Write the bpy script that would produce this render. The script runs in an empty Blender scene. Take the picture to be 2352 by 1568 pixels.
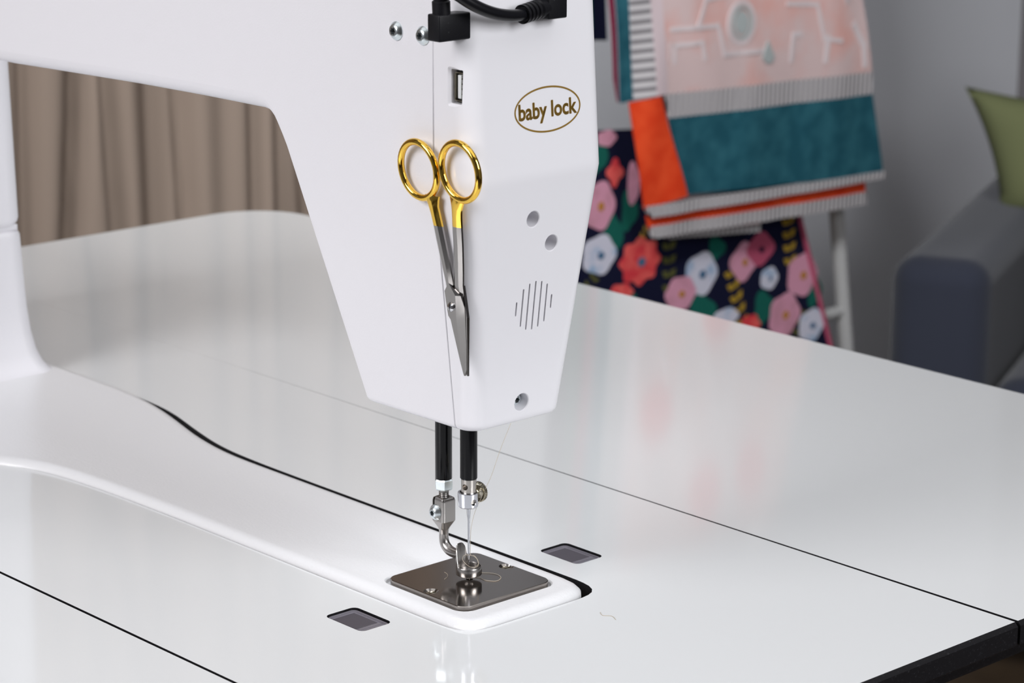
import bpy, bmesh, math, random
from mathutils import Vector, Matrix, noise
random.seed(4)
PI = math.pi
sc = bpy.context.scene
COL = sc.collection
TZ = 0.9                      # height of the table top above the floor (m)

# ------------------------------------------------------------------ camera
cam_d = bpy.data.cameras.new('camera')
cam = bpy.data.objects.new('camera', cam_d); COL.objects.link(cam)
right = Vector((0.67636199, 0.73656279, 0.00311637))
up = Vector((-0.1890395, 0.16949659, 0.96723057))
back = Vector((0.71189783, -0.65478711, 0.25388051))
m = Matrix((right, up, back)).transposed().to_4x4()
m.translation = Vector((0.86468, -0.76821, 0.42420 + TZ))
cam.matrix_world = m
cam_d.sensor_width = 36.0
cam_d.lens = 5971.7 * 36.0 / 2352.0
cam_d.clip_start = 0.02; cam_d.clip_end = 50
cam_d.dof.use_dof = True
cam_d.dof.focus_distance = 1.195
cam_d.dof.aperture_fstop = 17.5
cam_d.dof.aperture_blades = 9
sc.camera = cam

# ------------------------------------------------------------------ world, lights, exposure
w = bpy.data.worlds.new('world'); sc.world = w; w.use_nodes = True
w.node_tree.nodes['Background'].inputs[0].default_value = (0.8, 0.85, 1, 1)
w.node_tree.nodes['Background'].inputs[1].default_value = 0.05
sc.view_settings.view_transform = 'Standard'
sc.view_settings.look = 'None'
sc.view_settings.gamma = 1.0
sc.view_settings.use_curve_mapping = False
sc.view_settings.exposure = 0.0


def area(name, loc, target, size, power, color=(1, 1, 1), size_y=None, spread=180):
    d = bpy.data.lights.new(name, 'AREA'); d.energy = power; d.color = color
    d.shape = 'RECTANGLE'; d.size = size; d.size_y = size_y or size
    d.spread = math.radians(spread)
    o = bpy.data.objects.new(name, d); COL.objects.link(o)
    o.location = loc
    o.rotation_euler = (Vector(target) - Vector(loc)).to_track_quat('-Z', 'Y').to_euler()
    return o


LP = dict(left=17.5, right=20.0, ceil=17.0, back=4.9)
area('studio_softbox_left', (-0.3, -2.0, 2.1), (0, 0, 1.0), 1.1, LP['left'], (1, 0.985, 1.0), 1.1, 120)
area('studio_softbox_right', (2.2, 0.3, 2.0), (0.0, 0.0, 1.0), 1.1, LP['right'], (0.97, 0.98, 1.0), 1.1, 120)
area('ceiling_light', (0.2, 0.2, 2.57), (0.2, 0.2, 0.9), 2.4, LP['ceil'], (0.97, 0.98, 1.0), 2.4)
area('background_light', (0.1, -0.4, 2.05), (-1.25, 1.6, 1.0), 0.3, LP['back'], (0.97, 0.98, 1.0), 0.3, 56)
LED_P = (0.022, 0.003)

# ------------------------------------------------------------------ materials
def mat(name, col, rough=0.5, metal=0.0, spec=0.5, bump=None, coat=0.0, var=None, sheen=0.0, aniso=0.0):
    """bump=(scale, strength, distance_m); var=(scale, colour2, lo, hi) noise mixed colour"""
    mt = bpy.data.materials.new(name); mt.use_nodes = True
    nt = mt.node_tree; b = nt.nodes['Principled BSDF']
    b.inputs['Base Color'].default_value = (*col, 1)
    b.inputs['Roughness'].default_value = rough
    b.inputs['Metallic'].default_value = metal
    b.inputs['Specular IOR Level'].default_value = spec
    b.inputs['Coat Weight'].default_value = coat
    b.inputs['Coat Roughness'].default_value = 0.05
    if sheen: b.inputs['Sheen Weight'].default_value = sheen
    if bump or var:
        tc = nt.nodes.new('ShaderNodeTexCoord')
    if bump:
        n = nt.nodes.new('ShaderNodeTexNoise'); n.inputs['Scale'].default_value = bump[0]; n.inputs['Detail'].default_value = 3
        bp = nt.nodes.new('ShaderNodeBump'); bp.inputs['Strength'].default_value = bump[1]; bp.inputs['Distance'].default_value = bump[2]
        nt.links.new(tc.outputs['Object'], n.inputs['Vector'])
        nt.links.new(n.outputs['Fac'], bp.inputs['Height']); nt.links.new(bp.outputs['Normal'], b.inputs['Normal'])
    if var:
        n2 = nt.nodes.new('ShaderNodeTexNoise'); n2.inputs['Scale'].default_value = var[0]; n2.inputs['Detail'].default_value = 4
        r = nt.nodes.new('ShaderNodeValToRGB')
        r.color_ramp.elements[0].position = var[2]; r.color_ramp.elements[0].color = (*col, 1)
        r.color_ramp.elements[1].position = var[3]; r.color_ramp.elements[1].color = (*var[1], 1)
        nt.links.new(tc.outputs['Object'], n2.inputs['Vector'])
        nt.links.new(n2.outputs['Fac'], r.inputs['Fac']); nt.links.new(r.outputs['Color'], b.inputs['Base Color'])
    return mt


def stripe_mat(name, axis, period, c1, c2, rough=0.9):
    mt = mat(name, c1, rough); nt = mt.node_tree; b = nt.nodes['Principled BSDF']
    tc = nt.nodes.new('ShaderNodeTexCoord'); sx = nt.nodes.new('ShaderNodeSeparateXYZ')
    nt.links.new(tc.outputs['Object'], sx.inputs[0])
    mu = nt.nodes.new('ShaderNodeMath'); mu.operation = 'MULTIPLY'; mu.inputs[1].default_value = 2 * PI / period
    si = nt.nodes.new('ShaderNodeMath'); si.operation = 'SINE'
    r = nt.nodes.new('ShaderNodeMapRange'); r.inputs[1].default_value = -0.5; r.inputs[2].default_value = 0.5
    mx = nt.nodes.new('ShaderNodeMix'); mx.data_type = 'RGBA'
    mx.inputs[6].default_value = (*c1, 1); mx.inputs[7].default_value = (*c2, 1)
    nt.links.new(sx.outputs[axis], mu.inputs[0]); nt.links.new(mu.outputs[0], si.inputs[0])
    nt.links.new(si.outputs[0], r.inputs[0]); nt.links.new(r.outputs[0], mx.inputs[0])
    nt.links.new(mx.outputs[2], b.inputs['Base Color'])
    return mt


WHITE_CAST = mat('white_painted_casting', (0.80, 0.79, 0.825), 0.33, bump=(900, 0.16, 0.0004))
WHITE_PLASTIC = mat('white_gloss_plastic', (0.80, 0.79, 0.825), 0.2)
WHITE_BED = mat('white_powder_coated_bed', (0.755, 0.755, 0.77), 0.3, bump=(700, 0.28, 0.0005))
LAMINATE = mat('white_glossy_laminate', (0.70, 0.712, 0.72), 0.075, spec=0.55)
BLACK_CORE = mat('black_laminate_core', (0.009, 0.0085, 0.010), 0.42, spec=0.22, var=(900, (0.04, 0.04, 0.045), 0.6, 0.8))
BLACK_ROD = mat('black_coated_steel', (0.004, 0.004, 0.005), 0.13, spec=0.22)
BLACK_RUBBER = mat('black_moulded_plastic', (0.006, 0.006, 0.008), 0.42, spec=0.25, bump=(1500, 0.2, 0.0002))
BLACK_CORD = mat('black_cord_sheath', (0.006, 0.006, 0.008), 0.28, spec=0.3)
DARK = mat('dark_cavity', (0.01, 0.01, 0.012), 0.7)
SLOT = mat('grey_slot_backing', (0.30, 0.28, 0.30), 0.7)
CHROME = mat('bright_chrome', (0.72, 0.72, 0.74), 0.12, 1.0)
NEEDLE = mat('needle_steel', (0.42, 0.43, 0.46), 0.16, 1.0)
ZINC = mat('zinc_plated_steel', (0.72, 0.78, 0.80), 0.28, 1.0, bump=(1200, 0.12, 0.0002))
NICKEL = mat('satin_nickel', (0.52, 0.49, 0.46), 0.26, 1.0)
STAINLESS = mat('cast_stainless', (0.42, 0.40, 0.385), 0.27, 1.0, bump=(2200, 0.12, 0.0001))
ALU = mat('aluminium_clamp', (0.66, 0.67, 0.72), 0.2, 1.0)
PLATE = mat('polished_needle_plate', (0.37, 0.34, 0.315), 0.12, 1.0)
BRASS = mat('nickel_brass', (0.50, 0.46, 0.36), 0.25, 1.0)
GOLD = mat('gold_plating', (0.95, 0.60, 0.10), 0.10, 1.0)
BLADE = mat('scissor_steel', (0.36, 0.345, 0.335), 0.2, 1.0, bump=(1500, 0.05, 0.0001))
INK = mat('gold_logo_ink', (0.25, 0.145, 0.02), 0.4, 0.1)
THREAD = mat('beige_thread', (0.50, 0.43, 0.34), 0.7)
USBWHITE = mat('usb_tongue_plastic', (0.70, 0.72, 0.72), 0.4)
LENS = mat('smoked_clear_lens', (0.17, 0.16, 0.185), 0.12, spec=0.6)
LENS_IN = mat('dark_sensor_body', (0.07, 0.065, 0.08), 0.3)
CURTAIN = mat('taupe_curtain_fabric', (0.31, 0.245, 0.20), 0.9, spec=0.1, bump=(500, 0.2, 0.0004))
WALLM = mat('grey_wall_paint', (0.62, 0.63, 0.665), 0.8, spec=0.2)
WALLD = mat('dark_wall_paint', (0.15, 0.14, 0.145), 0.7)
CEIL = mat('white_ceiling_paint', (0.75, 0.75, 0.75), 0.8)
FLOOR = mat('dark_wood_floor', (0.055, 0.036, 0.022), 0.45, var=(9, (0.09, 0.06, 0.035), 0.35, 0.7))
SOFA = mat('slate_sofa_fabric', (0.030, 0.034, 0.050), 0.95, spec=0.1, bump=(900, 0.3, 0.0006), sheen=0.2)
GREEN = mat('sage_green_fabric', (0.15, 0.165, 0.08), 0.9, spec=0.1, bump=(300, 0.3, 0.001))
OLIVE = mat('muted_olive_fabric', (0.12, 0.125, 0.09), 0.9, var=(18, (0.06, 0.06, 0.05), 0.4, 0.6))
METALW = mat('pale_painted_metal', (0.36, 0.36, 0.36), 0.4)
TEAL = mat('teal_weave', (0.011, 0.066, 0.092), 0.95, spec=0.1, bump=(700, 0.4, 0.001), var=(40, (0.022, 0.10, 0.13), 0.4, 0.65))
ORANGE = mat('orange_weave', (0.56, 0.040, 0.010), 0.95, spec=0.1, bump=(700, 0.4, 0.001), var=(35, (0.64, 0.065, 0.018), 0.4, 0.65))
MAGENTA = mat('magenta_weave', (0.17, 0.012, 0.04), 0.95, spec=0.12)
PINK = mat('pink_woven_centre', (0.50, 0.385, 0.38), 0.95, spec=0.1, bump=(500, 0.3, 0.001), var=(13, (0.54, 0.31, 0.28), 0.44, 0.66))
PALE = mat('pale_pink_weave', (0.50, 0.41, 0.43), 0.95)
PALEGREY = mat('pale_grey_motif', (0.50, 0.44, 0.45), 0.95)
GREYGREEN = mat('grey_green_motif', (0.30, 0.33, 0.33), 0.95)
STR_V = stripe_mat('grey_white_stripes_across', 1, 0.0080, (0.48, 0.455, 0.465), (0.13, 0.125, 0.13))
STR_H = stripe_mat('grey_white_stripes_down', 2, 0.0105, (0.50, 0.48, 0.49), (0.16, 0.15, 0.16))
NAVY = mat('navy_cotton', (0.005, 0.006, 0.022), 0.95, spec=0.1)
F_RED = mat('coral_red_print', (0.50, 0.035, 0.045), 0.95, spec=0.12, var=(60, (0.60, 0.09, 0.08), 0.4, 0.6))
F_WHITE = mat('white_print', (0.47, 0.47, 0.55), 0.95, spec=0.12, var=(45, (0.22, 0.32, 0.46), 0.52, 0.68))
F_PINK = mat('pink_print', (0.50, 0.235, 0.32), 0.95, spec=0.12, var=(45, (0.42, 0.20, 0.26), 0.5, 0.66))
F_ROSE = mat('rose_print', (0.33, 0.06, 0.11), 0.95, spec=0.12)
F_YELLOW = mat('mustard_print', (0.30, 0.19, 0.02), 0.95, spec=0.12)
F_GOLD = mat('gold_centre_print', (0.34, 0.15, 0.03), 0.95, spec=0.12)
F_OLIVE = mat('olive_leaf_print', (0.075, 0.075, 0.02), 0.95, spec=0.12)
F_GREEN = mat('green_leaf_print', (0.006, 0.085, 0.065), 0.95, spec=0.12)
F_BLUE = mat('blue_centre_print', (0.05, 0.11, 0.19), 0.95, spec=0.12)
LED = bpy.data.materials.new('led_lamp_glow'); LED.use_nodes = True
_b = LED.node_tree.nodes['Principled BSDF']; _b.inputs['Emission Color'].default_value = (0.93, 0.97, 1, 1); _b.inputs['Emission Strength'].default_value = 14

# ------------------------------------------------------------------ helpers
def tag(o, label=None, cat=None, group=None, kind=None):
    if label: o['label'] = label
    if cat: o['category'] = cat
    if group: o['group'] = group
    if kind: o['kind'] = kind
    return o


def thing(name, label, cat, loc_mm=(0, 0, 0), group=None):
    o = bpy.data.objects.new(name, None); COL.objects.link(o)
    o.location = (loc_mm[0] / 1000, loc_mm[1] / 1000, loc_mm[2] / 1000 + TZ)
    o.empty_display_size = 0.02
    return tag(o, label, cat, group)


def origin(o):
    p = Vector((0, 0, 0))
    while o is not None:
        p += o.location; o = o.parent
    return p


def obj(name, bm, mats, parent=None, smooth=True, angle=32, label=None, wn=False):
    """vertices of bm are in millimetres relative to the needle point on the table top"""
    bmesh.ops.recalc_face_normals(bm, faces=bm.faces)
    off = origin(parent)
    for v in bm.verts:
        v.co = Vector((v.co.x / 1000 - off.x, v.co.y / 1000 - off.y, v.co.z / 1000 + TZ - off.z))
    me = bpy.data.meshes.new(name); bm.to_mesh(me); bm.free()
    if not isinstance(mats, (list, tuple)): mats = [mats]
    for mm in mats: me.materials.append(mm)
    if smooth:
        me.shade_smooth(); me.set_sharp_from_angle(angle=math.radians(angle))
    o = bpy.data.objects.new(name, me); COL.objects.link(o); o.parent = parent
    if label: o['label'] = label
    if wn:
        wm = o.modifiers.new('wn', 'WEIGHTED_NORMAL'); wm.keep_sharp = True
    return o


def frame(axis):
    a = Vector(axis).normalized()
    t = Vector((0, 0, 1)) if abs(a.z) < 0.9 else Vector((1, 0, 0))
    u = a.cross(t).normalized(); v = a.cross(u).normalized()
    return u, v, a


def ring_faces(bm, A, B):
    n = len(A); out = []
    for i in range(n):
        out.append(bm.faces.new((A[i], A[(i + 1) % n], B[(i + 1) % n], B[i])))
    return out


def lathe(bm, prof, base=(0, 0, 0), axis=(0, 0, 1), n=32, caps=True, mi=0):
    """prof = [(radius, height along axis)]"""
    u, v, a = frame(axis); base = Vector(base); rings = []
    for r, h in prof:
        rr = max(r, 1e-4)
        rings.append([bm.verts.new(base + a * h + u * rr * math.cos(2 * PI * i / n) + v * rr * math.sin(2 * PI * i / n)) for i in range(n)])
    fs = []
    for A, B in zip(rings, rings[1:]): fs += ring_faces(bm, A, B)
    if caps:
        fs.append(bm.faces.new(rings[0])); fs.append(bm.faces.new(rings[-1]))
    for f in fs: f.material_index = mi
    return rings


def loft(bm, sections, caps=True, mi=0):
    R = [[bm.verts.new(p) for p in s] for s in sections]
    fs = []
    for A, B in zip(R, R[1:]): fs += ring_faces(bm, A, B)
    if caps:
        fs.append(bm.faces.new(R[0])); fs.append(bm.faces.new(R[-1]))
    for f in fs: f.material_index = mi
    return R


def tube(bm, pts, r, n=12, closed=False, caps=True, mi=0):
    pts = [Vector(p) for p in pts]; N = len(pts)
    rad = r if callable(r) else (lambda t: r)
    rings = []; prev = None
    for i, p in enumerate(pts):
        if closed: d = pts[(i + 1) % N] - pts[i - 1]
        else: d = pts[min(i + 1, N - 1)] - pts[max(i - 1, 0)]
        d.normalize()
        if prev is None:
            u, v, a = frame(d)
        else:
            u = prev - d * prev.dot(d); u.normalize(); v = d.cross(u)
        prev = u
        q = rad(i / max(1, N - 1))
        rings.append([bm.verts.new(p + (u * math.cos(2 * PI * k / n) + v * math.sin(2 * PI * k / n)) * q) for k in range(n)])
    fs = []
    for A, B in zip(rings, rings[1:]): fs += ring_faces(bm, A, B)
    if closed:
        # align the closing ring
        A = rings[-1]; B = rings[0]
        best = min(range(n), key=lambda s: sum((A[k].co - B[(k + s) % n].co).length for k in range(n)))
        fs += ring_faces(bm, A, [B[(k + best) % n] for k in range(n)])
    elif caps:
        fs.append(bm.faces.new(rings[0])); fs.append(bm.faces.new(rings[-1]))
    for f in fs: f.material_index = mi


def spline(P, k=8, closed=False):
    P = [Vector(p) for p in P]; N = len(P); out = []
    rng = range(N) if closed else range(N - 1)
    for i in rng:
        g = (lambda j: P[j % N]) if closed else (lambda j: P[max(0, min(N - 1, j))])
        a, b, c, d = g(i - 1), g(i), g(i + 1), g(i + 2)
        for s in range(k):
            t = s / k
            out.append(0.5 * ((2 * b) + (c - a) * t + (2 * a - 5 * b + 4 * c - d) * t * t + (3 * b - a - 3 * c + d) * t ** 3))
    if not closed: out.append(P[-1])
    return out


def box(bm, lo, hi, bev=0.0, seg=2, mi=0):
    lo = Vector(lo); hi = Vector(hi)
    r = bmesh.ops.create_cube(bm, size=1, matrix=Matrix.Translation((lo + hi) / 2) @ Matrix.Diagonal(((hi - lo).x, (hi - lo).y, (hi - lo).z, 1)))
    vs = r['verts']; es = set(e for v in vs for e in v.link_edges)
    fs = set(f for v in vs for f in v.link_faces)
    for f in fs: f.material_index = mi
    if bev:
        q = bmesh.ops.bevel(bm, geom=list(es), offset=bev, segments=seg, profile=0.5, affect='EDGES')
        for f in q['faces']: f.material_index = mi
    return vs


def rrect(x0, x1, y0, y1, r, n=6):
    """rounded rectangle, counter-clockwise, n+1 points per corner"""
    out = []
    for cx, cy, a0 in ((x1 - r, y1 - r, 0), (x0 + r, y1 - r, 90), (x0 + r, y0 + r, 180), (x1 - r, y0 + r, 270)):
        for i in range(n + 1):
            a = math.radians(a0 + 90 * i / n); out.append((cx + r * math.cos(a), cy + r * math.sin(a)))
    return out


def prism(bm, poly, z0, z1, mi=0):
    A = [bm.verts.new((x, y, z0)) for x, y in poly]; B = [bm.verts.new((x, y, z1)) for x, y in poly]
    fs = ring_faces(bm, A, B) + [bm.faces.new(A), bm.faces.new(B)]
    for f in fs: f.material_index = mi


def offset_poly(P, d):
    """inward offset of a closed counter-clockwise outline"""
    n = len(P); out = []
    for i in range(n):
        a = Vector(P[i - 1]); b = Vector(P[i]); c = Vector(P[(i + 1) % n])
        e1 = (b - a); e2 = (c - b)
        n1 = Vector((-e1.y, e1.x)).normalized(); n2 = Vector((-e2.y, e2.x)).normalized()
        m_ = (n1 + n2)
        if m_.length < 1e-6: m_ = n1
        m_.normalize(); k = max(0.5, m_.dot(n1))
        out.append(tuple(b + m_ * d / k))
    return out


def carve(o, cutters):
    """cut holes, bake the result and delete the cutters"""
    mods = []
    for c in cutters:
        md = o.modifiers.new('cut', 'BOOLEAN'); md.operation = 'DIFFERENCE'; md.solver = 'EXACT'; md.object = c
        mods.append(md)
    bpy.context.view_layer.update()
    dg = bpy.context.evaluated_depsgraph_get()
    me = bpy.data.meshes.new_from_object(o.evaluated_get(dg), preserve_all_data_layers=True, depsgraph=dg)
    old = o.data; nm = old.name; o.modifiers.clear(); o.data = me; bpy.data.meshes.remove(old); me.name = nm
    for c in cutters:
        cm = c.data; bpy.data.objects.remove(c); bpy.data.meshes.remove(cm)
    me.shade_smooth(); me.set_sharp_from_angle(angle=math.radians(32))
    wm = o.modifiers.new('wn', 'WEIGHTED_NORMAL'); wm.keep_sharp = True
    return o


# ================================================================== the room
def room_slab(name, lo, hi, m_):
    bm = bmesh.new()
    vs = box(bm, lo, hi)
    o = obj(name, bm, m_, None, smooth=False); o['kind'] = 'structure'
    return o


X0, X1, Y0, Y1 = -1700, 3000, -3200, 2720
room_slab('floor', (X0 - 100, Y0 - 100, -960), (X1 + 100, Y1 + 100, -900), FLOOR)
room_slab('ceiling', (X0 - 100, Y0 - 100, 1700), (X1 + 100, Y1 + 100, 1760), CEIL)
room_slab('wall_back', (X0 - 100, Y0 - 100, -900), (X0, Y1 + 100, 1700), WALLM)
room_slab('wall_right', (X0, Y1, -900), (X1, Y1 + 100, 1700), WALLD)
room_slab('wall_left', (X0, Y0 - 100, -900), (X1, Y0, 1700), WALLM)
room_slab('wall_front', (X1, Y0 - 100, -900), (X1 + 100, Y1 + 100, 1700), WALLM)
room_slab('baseboard_back', (X0, Y0, -900), (X0 + 14, Y1, -810), CEIL)
room_slab('baseboard_right', (X0 + 14, Y1 - 14, -900), (X1, Y1, -810), CEIL)

# ================================================================== sewing table
table = thing('sewing_table', 'large white glossy sewing table with black edges under the machine', 'table', (-286, 0, -900))


def panel(name, poly, front_edges, cutters=(), label=None):
    """12 mm white-topped board with a black core; outline counter-clockwise"""
    bm = bmesh.new()
    T = -11.7
    def ins(poly, d_f, d_s):
        n = len(poly); out = []
        for i in range(n):
            out.append(poly[i])
        return out
    # top, chamfer and side as lofted outlines; chamfer width differs at the front (x max)
    def outline(d):
        q = []
        for (x, y) in poly:
            q.append((x + (d if abs(x - 199.5) < 0.01 else 0), y))
        return q
    small = 0.12
    base = offset_poly(poly, -small)
    side = [(bx + (1.6 if abs(px - 199.5) < 0.01 else 0), by) for (bx, by), (px, py) in zip(base, poly)]
    inner = offset_poly(side, 0.8)
    S = [[(x, y, 0) for x, y in poly], [(x, y, -(2.0)) for x, y in side], [(x, y, T + 0.8) for x, y in side], [(x, y, T) for x, y in inner]]
    R = loft(bm, S)
    o = obj(name, bm, [LAMINATE, BLACK_CORE], table, smooth=False, label=label)
    if cutters:
        cs = []
        for c in cutters:
            b2 = bmesh.new(); prism(b2, c, -30, 30); cs.append(obj('cut', b2, DARK, table, smooth=False))
        carve(o, cs)
        o.modifiers.clear()
    me = o.data
    me.shade_flat()
    if len(me.materials) < 2:
        me.materials.clear(); me.materials.append(LAMINATE); me.materials.append(BLACK_CORE)
    while len(me.materials) > 2: me.materials.pop()
    for p in me.polygons:
        p.material_index = 0 if (p.normal.z > 0.95 and p.center.z + table.location.z > TZ - 0.0005) else 1
    return o


# machine cut-out (plan view), counter-clockwise
cut_far = [(44.6, 37.0), (43.6, 41.0), (40.5, 44.3), (36, 46.0), (30, 46.5), (-91, 46.5), (-185, 46.8), (-223, 47.2), (-252.6, 48.6), (-273, 51.8),
           (-299, 58.3), (-320, 64.3), (-335, 68.3), (-353, 71.3), (-372, 72.6), (-431, 72.8), (-500, 72.8), (-640, 72.8)]
cut_near = [(-640, -112), (-420, -112), (-385, -108), (-360, -97), (-338, -80), (-317, -60.2), (-303, -53.5), (-290, -49.6), (-272, -46.6), (-255, -45.0), (-230, -43.4),
            (-207, -42.8), (-187, -42.2), (-107, -41.6), (36, -41.1), (40.6, -39.5), (43.8, -35.8), (44.6, -31)]
co_ = [Vector(p) for p in cut_far + cut_near]; cr_ = []
for a, b in zip(co_, co_[1:] + co_[:1]):
    k = max(1, int((b - a).length / 5)); cr_ += [a.lerp(b, i / k) for i in range(k)]
for _ in range(4): cr_ = [(cr_[i - 1] + 2 * cr_[i] + cr_[(i + 1) % len(cr_)]) / 4 for i in range(len(cr_))]
cutout = [tuple(p) for p in cr_]
win_near = rrect(-17.6, 9.7, -73.2, -54.9, 3.2, 5)
win_far = rrect(-17.8, 9.8, 61.4, 79.9, 3.2, 5)
XL, XF_ = -773, 199.5
panel('centre_panel', [(XL, -150.7), (XF_, -150.7), (XF_, 156.1), (-190, 157.5), (-430, 157.98), (XL, 158.0)], None, [cutout, win_near, win_far])
# right extension with a rounded far corner
rc = []
for i in range(13):
    a = math.radians(90 + 90 * i / 12); rc.append((XL + 52 + 52 * math.cos(a), 470 - 52 + 52 * math.sin(a)))
panel('side_panel', [(XL, 158.05), (-190, 158.05), (XF_, 158.25), (XF_, 470)] + rc, None)
lc = []
for i in range(13):
    a = math.radians(180 + 90 * i / 12); lc.append((XL + 52 + 52 * math.cos(a), -470 + 52 + 52 * math.sin(a)))
panel('side_panel', [(XL, -152.4)] + lc + [(XF_, -470), (XF_, -152.4)], None)

# sensor windows: clear recessed lens with its lip over a dark body
for (x0, x1, y0, y1) in ((-17.6, 9.7, -73.2, -54.9), (-17.8, 9.8, 61.4, 79.9)):
    bm = bmesh.new()
    o_ = rrect(x0 + 0.5, x1 - 0.15, y0 + 0.15, y1 - 0.7, 2.9, 5)
    i_ = rrect(x0 + 1.7, x1 - 1.4, y0 + 1.4, y1 - 1.9, 2.0, 5)
    loft(bm, [[(x, y, -9) for x, y in o_], [(x, y, -1.1) for x, y in o_], [(x, y, -0.75) for x, y in offset_poly(o_, 0.4)],
              [(x, y, -0.75) for x, y in offset_poly(i_, -0.2)], [(x, y, -1.5) for x, y in i_]])
    wdw = obj('sensor_window', bm, LENS, table, label='smoky clear window set flush in the table')
    bm = bmesh.new()
    box(bm, (x0 + 3.0, y0 + 2.6, -1.55), (x1 - 7.2, y1 - 3.0, -1.42), 0.05, 1)
    obj('window_pane', bm, LENS_IN, wdw)
    bm = bmesh.new()
    box(bm, (x1 - 6.2, y0 + 2.6, -1.5), (x1 - 4.9, y1 - 2.4, -1.3), 0.05, 1)
    obj('window_rib', bm, LENS, wdw)

# steel frame and legs under the table
bm = bmesh.new()
for y in (-430, 430):
    box(bm, (-720, y - 20, -50), (150, y + 20, -12), 2)
for x in (-700, 130):
    box(bm, (x - 20, -410, -50), (x + 20, 410, -12), 2)
obj('under_frame', bm, BLACK_CORE, table)
for x, y in ((-700, -430), (-700, 430), (130, 430), (130, -430)):
    bm = bmesh.new()
    box(bm, (x - 25, y - 25, -896), (x + 25, y + 25, -50.5), 3)
    obj('leg', bm, METALW, table)
bm = bmesh.new()
box(bm, (120, 36, -60), (160, 60, -12.2), 1.5)
obj('bracket', bm, BLACK_CORE, table, label='black bracket under the front edge')
bm = bmesh.new()
box(bm, (96, 10, -130), (128, 34, -12.2), 1.5)
obj('bracket', bm, METALW, table, label='white bracket under the front edge')

# ================================================================== the machine
mach = thing('sewing_machine', 'white long-arm sewing machine with gold oval logo on its head', 'sewing machine', (-300, 0, 0))
XK, WK, ZK, XB, WB, ZB = 48.3, 41.0, 205.5, 34.0, 28.8, 88.8
XS = 23.3                     # seam between the housing and the end cover


def head_w(z):
    return WK if z >= ZK else WB + (WK - WB) * (z - ZB) / (ZK - ZB)


def head_x(z):
    return XK - (z - ZK) * 5.2 / 73.0 if z >= ZK else XB + (XK - XB) * (z - ZB) / (ZK - ZB)


# --- bed
near = [(44.0, -31.5), (43.2, -35.2), (40.3, -38.8), (36.0, -40.3), (-34, -40.5), (-107, -41.0), (-160, -41.2), (-187, -41.5), (-207, -42.2), (-230, -42.8), (-255, -44.3),
        (-272, -45.9), (-290, -48.9), (-303, -52.6), (-317, -59.2), (-338, -79), (-360, -96), (-385, -107), (-420, -111), (-500, -111), (-636, -111)]
far_raw = [(-636, 71.9), (-500, 71.9), (-431, 71.9), (-390, 71.3), (-360, 68.9), (-340, 65.0), (-325, 60.9), (-307, 55.3), (-287, 49.2), (-268, 44.5), (-250, 41.4), (-236, 40.2), (-210, 40.2), (-174, 40.1),
       (-91, 40.0), (34, 39.5), (38.5, 37.4), (41.8, 34.2), (43.4, 30.5), (44.0, 26.0)]
far = [(x, y + (1.2 if -600 < x < 36 and y < 45 else 0.5 if y < 60 and x < 36 else 0)) for x, y in far_raw]
outline = [Vector((x, y)) for x, y in near + far]
# make counter-clockwise
ar = sum(a.x * b.y - b.x * a.y for a, b in zip(outline, outline[1:] + outline[:1]))
if ar < 0: outline.reverse()
# resample long runs so that the normals stay clean
res = []
for a, b in zip(outline, outline[1:] + outline[:1]):
    k = max(1, int((b - a).length / 9)); res += [a.lerp(b, i / k) for i in range(k)]
for _ in range(2):
    res = [(res[i - 1] + 2 * res[i] + res[(i + 1) % len(res)]) / 4 for i in range(len(res))]
outline = [tuple(p) for p in res]
bm = bmesh.new()
secs = [[(x, y, -9) for x, y in outline], [(x, y, -0.6) for x, y in outline]]
A_, H_ = 6.6, 4.2
for k in range(0, 9):
    t = k / 8 * PI / 2
    o2 = offset_poly(outline, A_ * (1 - math.cos(t))) if k else outline
    secs.append([(x, y, -0.6 + H_ * math.sin(t)) for x, y in o2])
loft(bm, secs)
bed = obj('machine_bed', bm, WHITE_BED, mach, label='low white bed running under the arm to the needle plate')
b2 = bmesh.new(); pl = rrect(-30.0, 29.6, -29.5, 29.3, 6.8, 6)
loft(b2, [[(x, y, 1.4) for x, y in pl], [(x, y, 2.9) for x, y in pl], [(x, y, 3.9) for x, y in offset_poly(pl, -1.1)], [(x, y, 9) for x, y in offset_poly(pl, -1.1)]])
carve(bed, [obj('cut', b2, WHITE_BED, mach)])

# --- needle plate with its two screws
plate_poly = rrect(-27.6, 28.0, -28.1, 28.1, 5.6, 7)
bm = bmesh.new()
loft(bm, [[(x, y, 1.6) for x, y in plate_poly], [(x, y, 4.75) for x, y in plate_poly], [(x, y, 5.0) for x, y in offset_poly(plate_poly, 0.3)]])
plate = obj('needle_plate', bm, PLATE, mach, label='square polished steel needle plate', smooth=True)
cuts = []
b2 = bmesh.new(); lathe(b2, [(1.5, 0), (1.5, 4.6 - 1), (1.9, 5.3 - 1)], (0.4, 0, 1), n=24); cuts.append(obj('cut', b2, PLATE, mach))
for sx, sy in ((0.6, -24.1), (-1.2, 25.0)):
    b2 = bmesh.new(); lathe(b2, [(2.4, 0), (2.6, 1.9), (3.75, 2.9), (3.75, 4)], (sx, sy, 2.2), n=28); cuts.append(obj('cut', b2, PLATE, mach))
carve(plate, cuts)
for sx, sy in ((0.6, -24.1), (-1.2, 25.0)):
    bm = bmesh.new()
    lathe(bm, [(2.35, 0), (2.5, 1.2), (3.1, 1.75), (2.7, 1.95), (0.0, 2.0)], (sx, sy, 2.1), n=28)
    s = obj('plate_screw', bm, BRASS, plate)
    b2 = bmesh.new(); box(b2, (sx - 0.45, sy - 4, 3.4), (sx + 0.45, sy + 4, 6)); carve(s, [obj('cut', b2, DARK, mach)])
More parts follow.
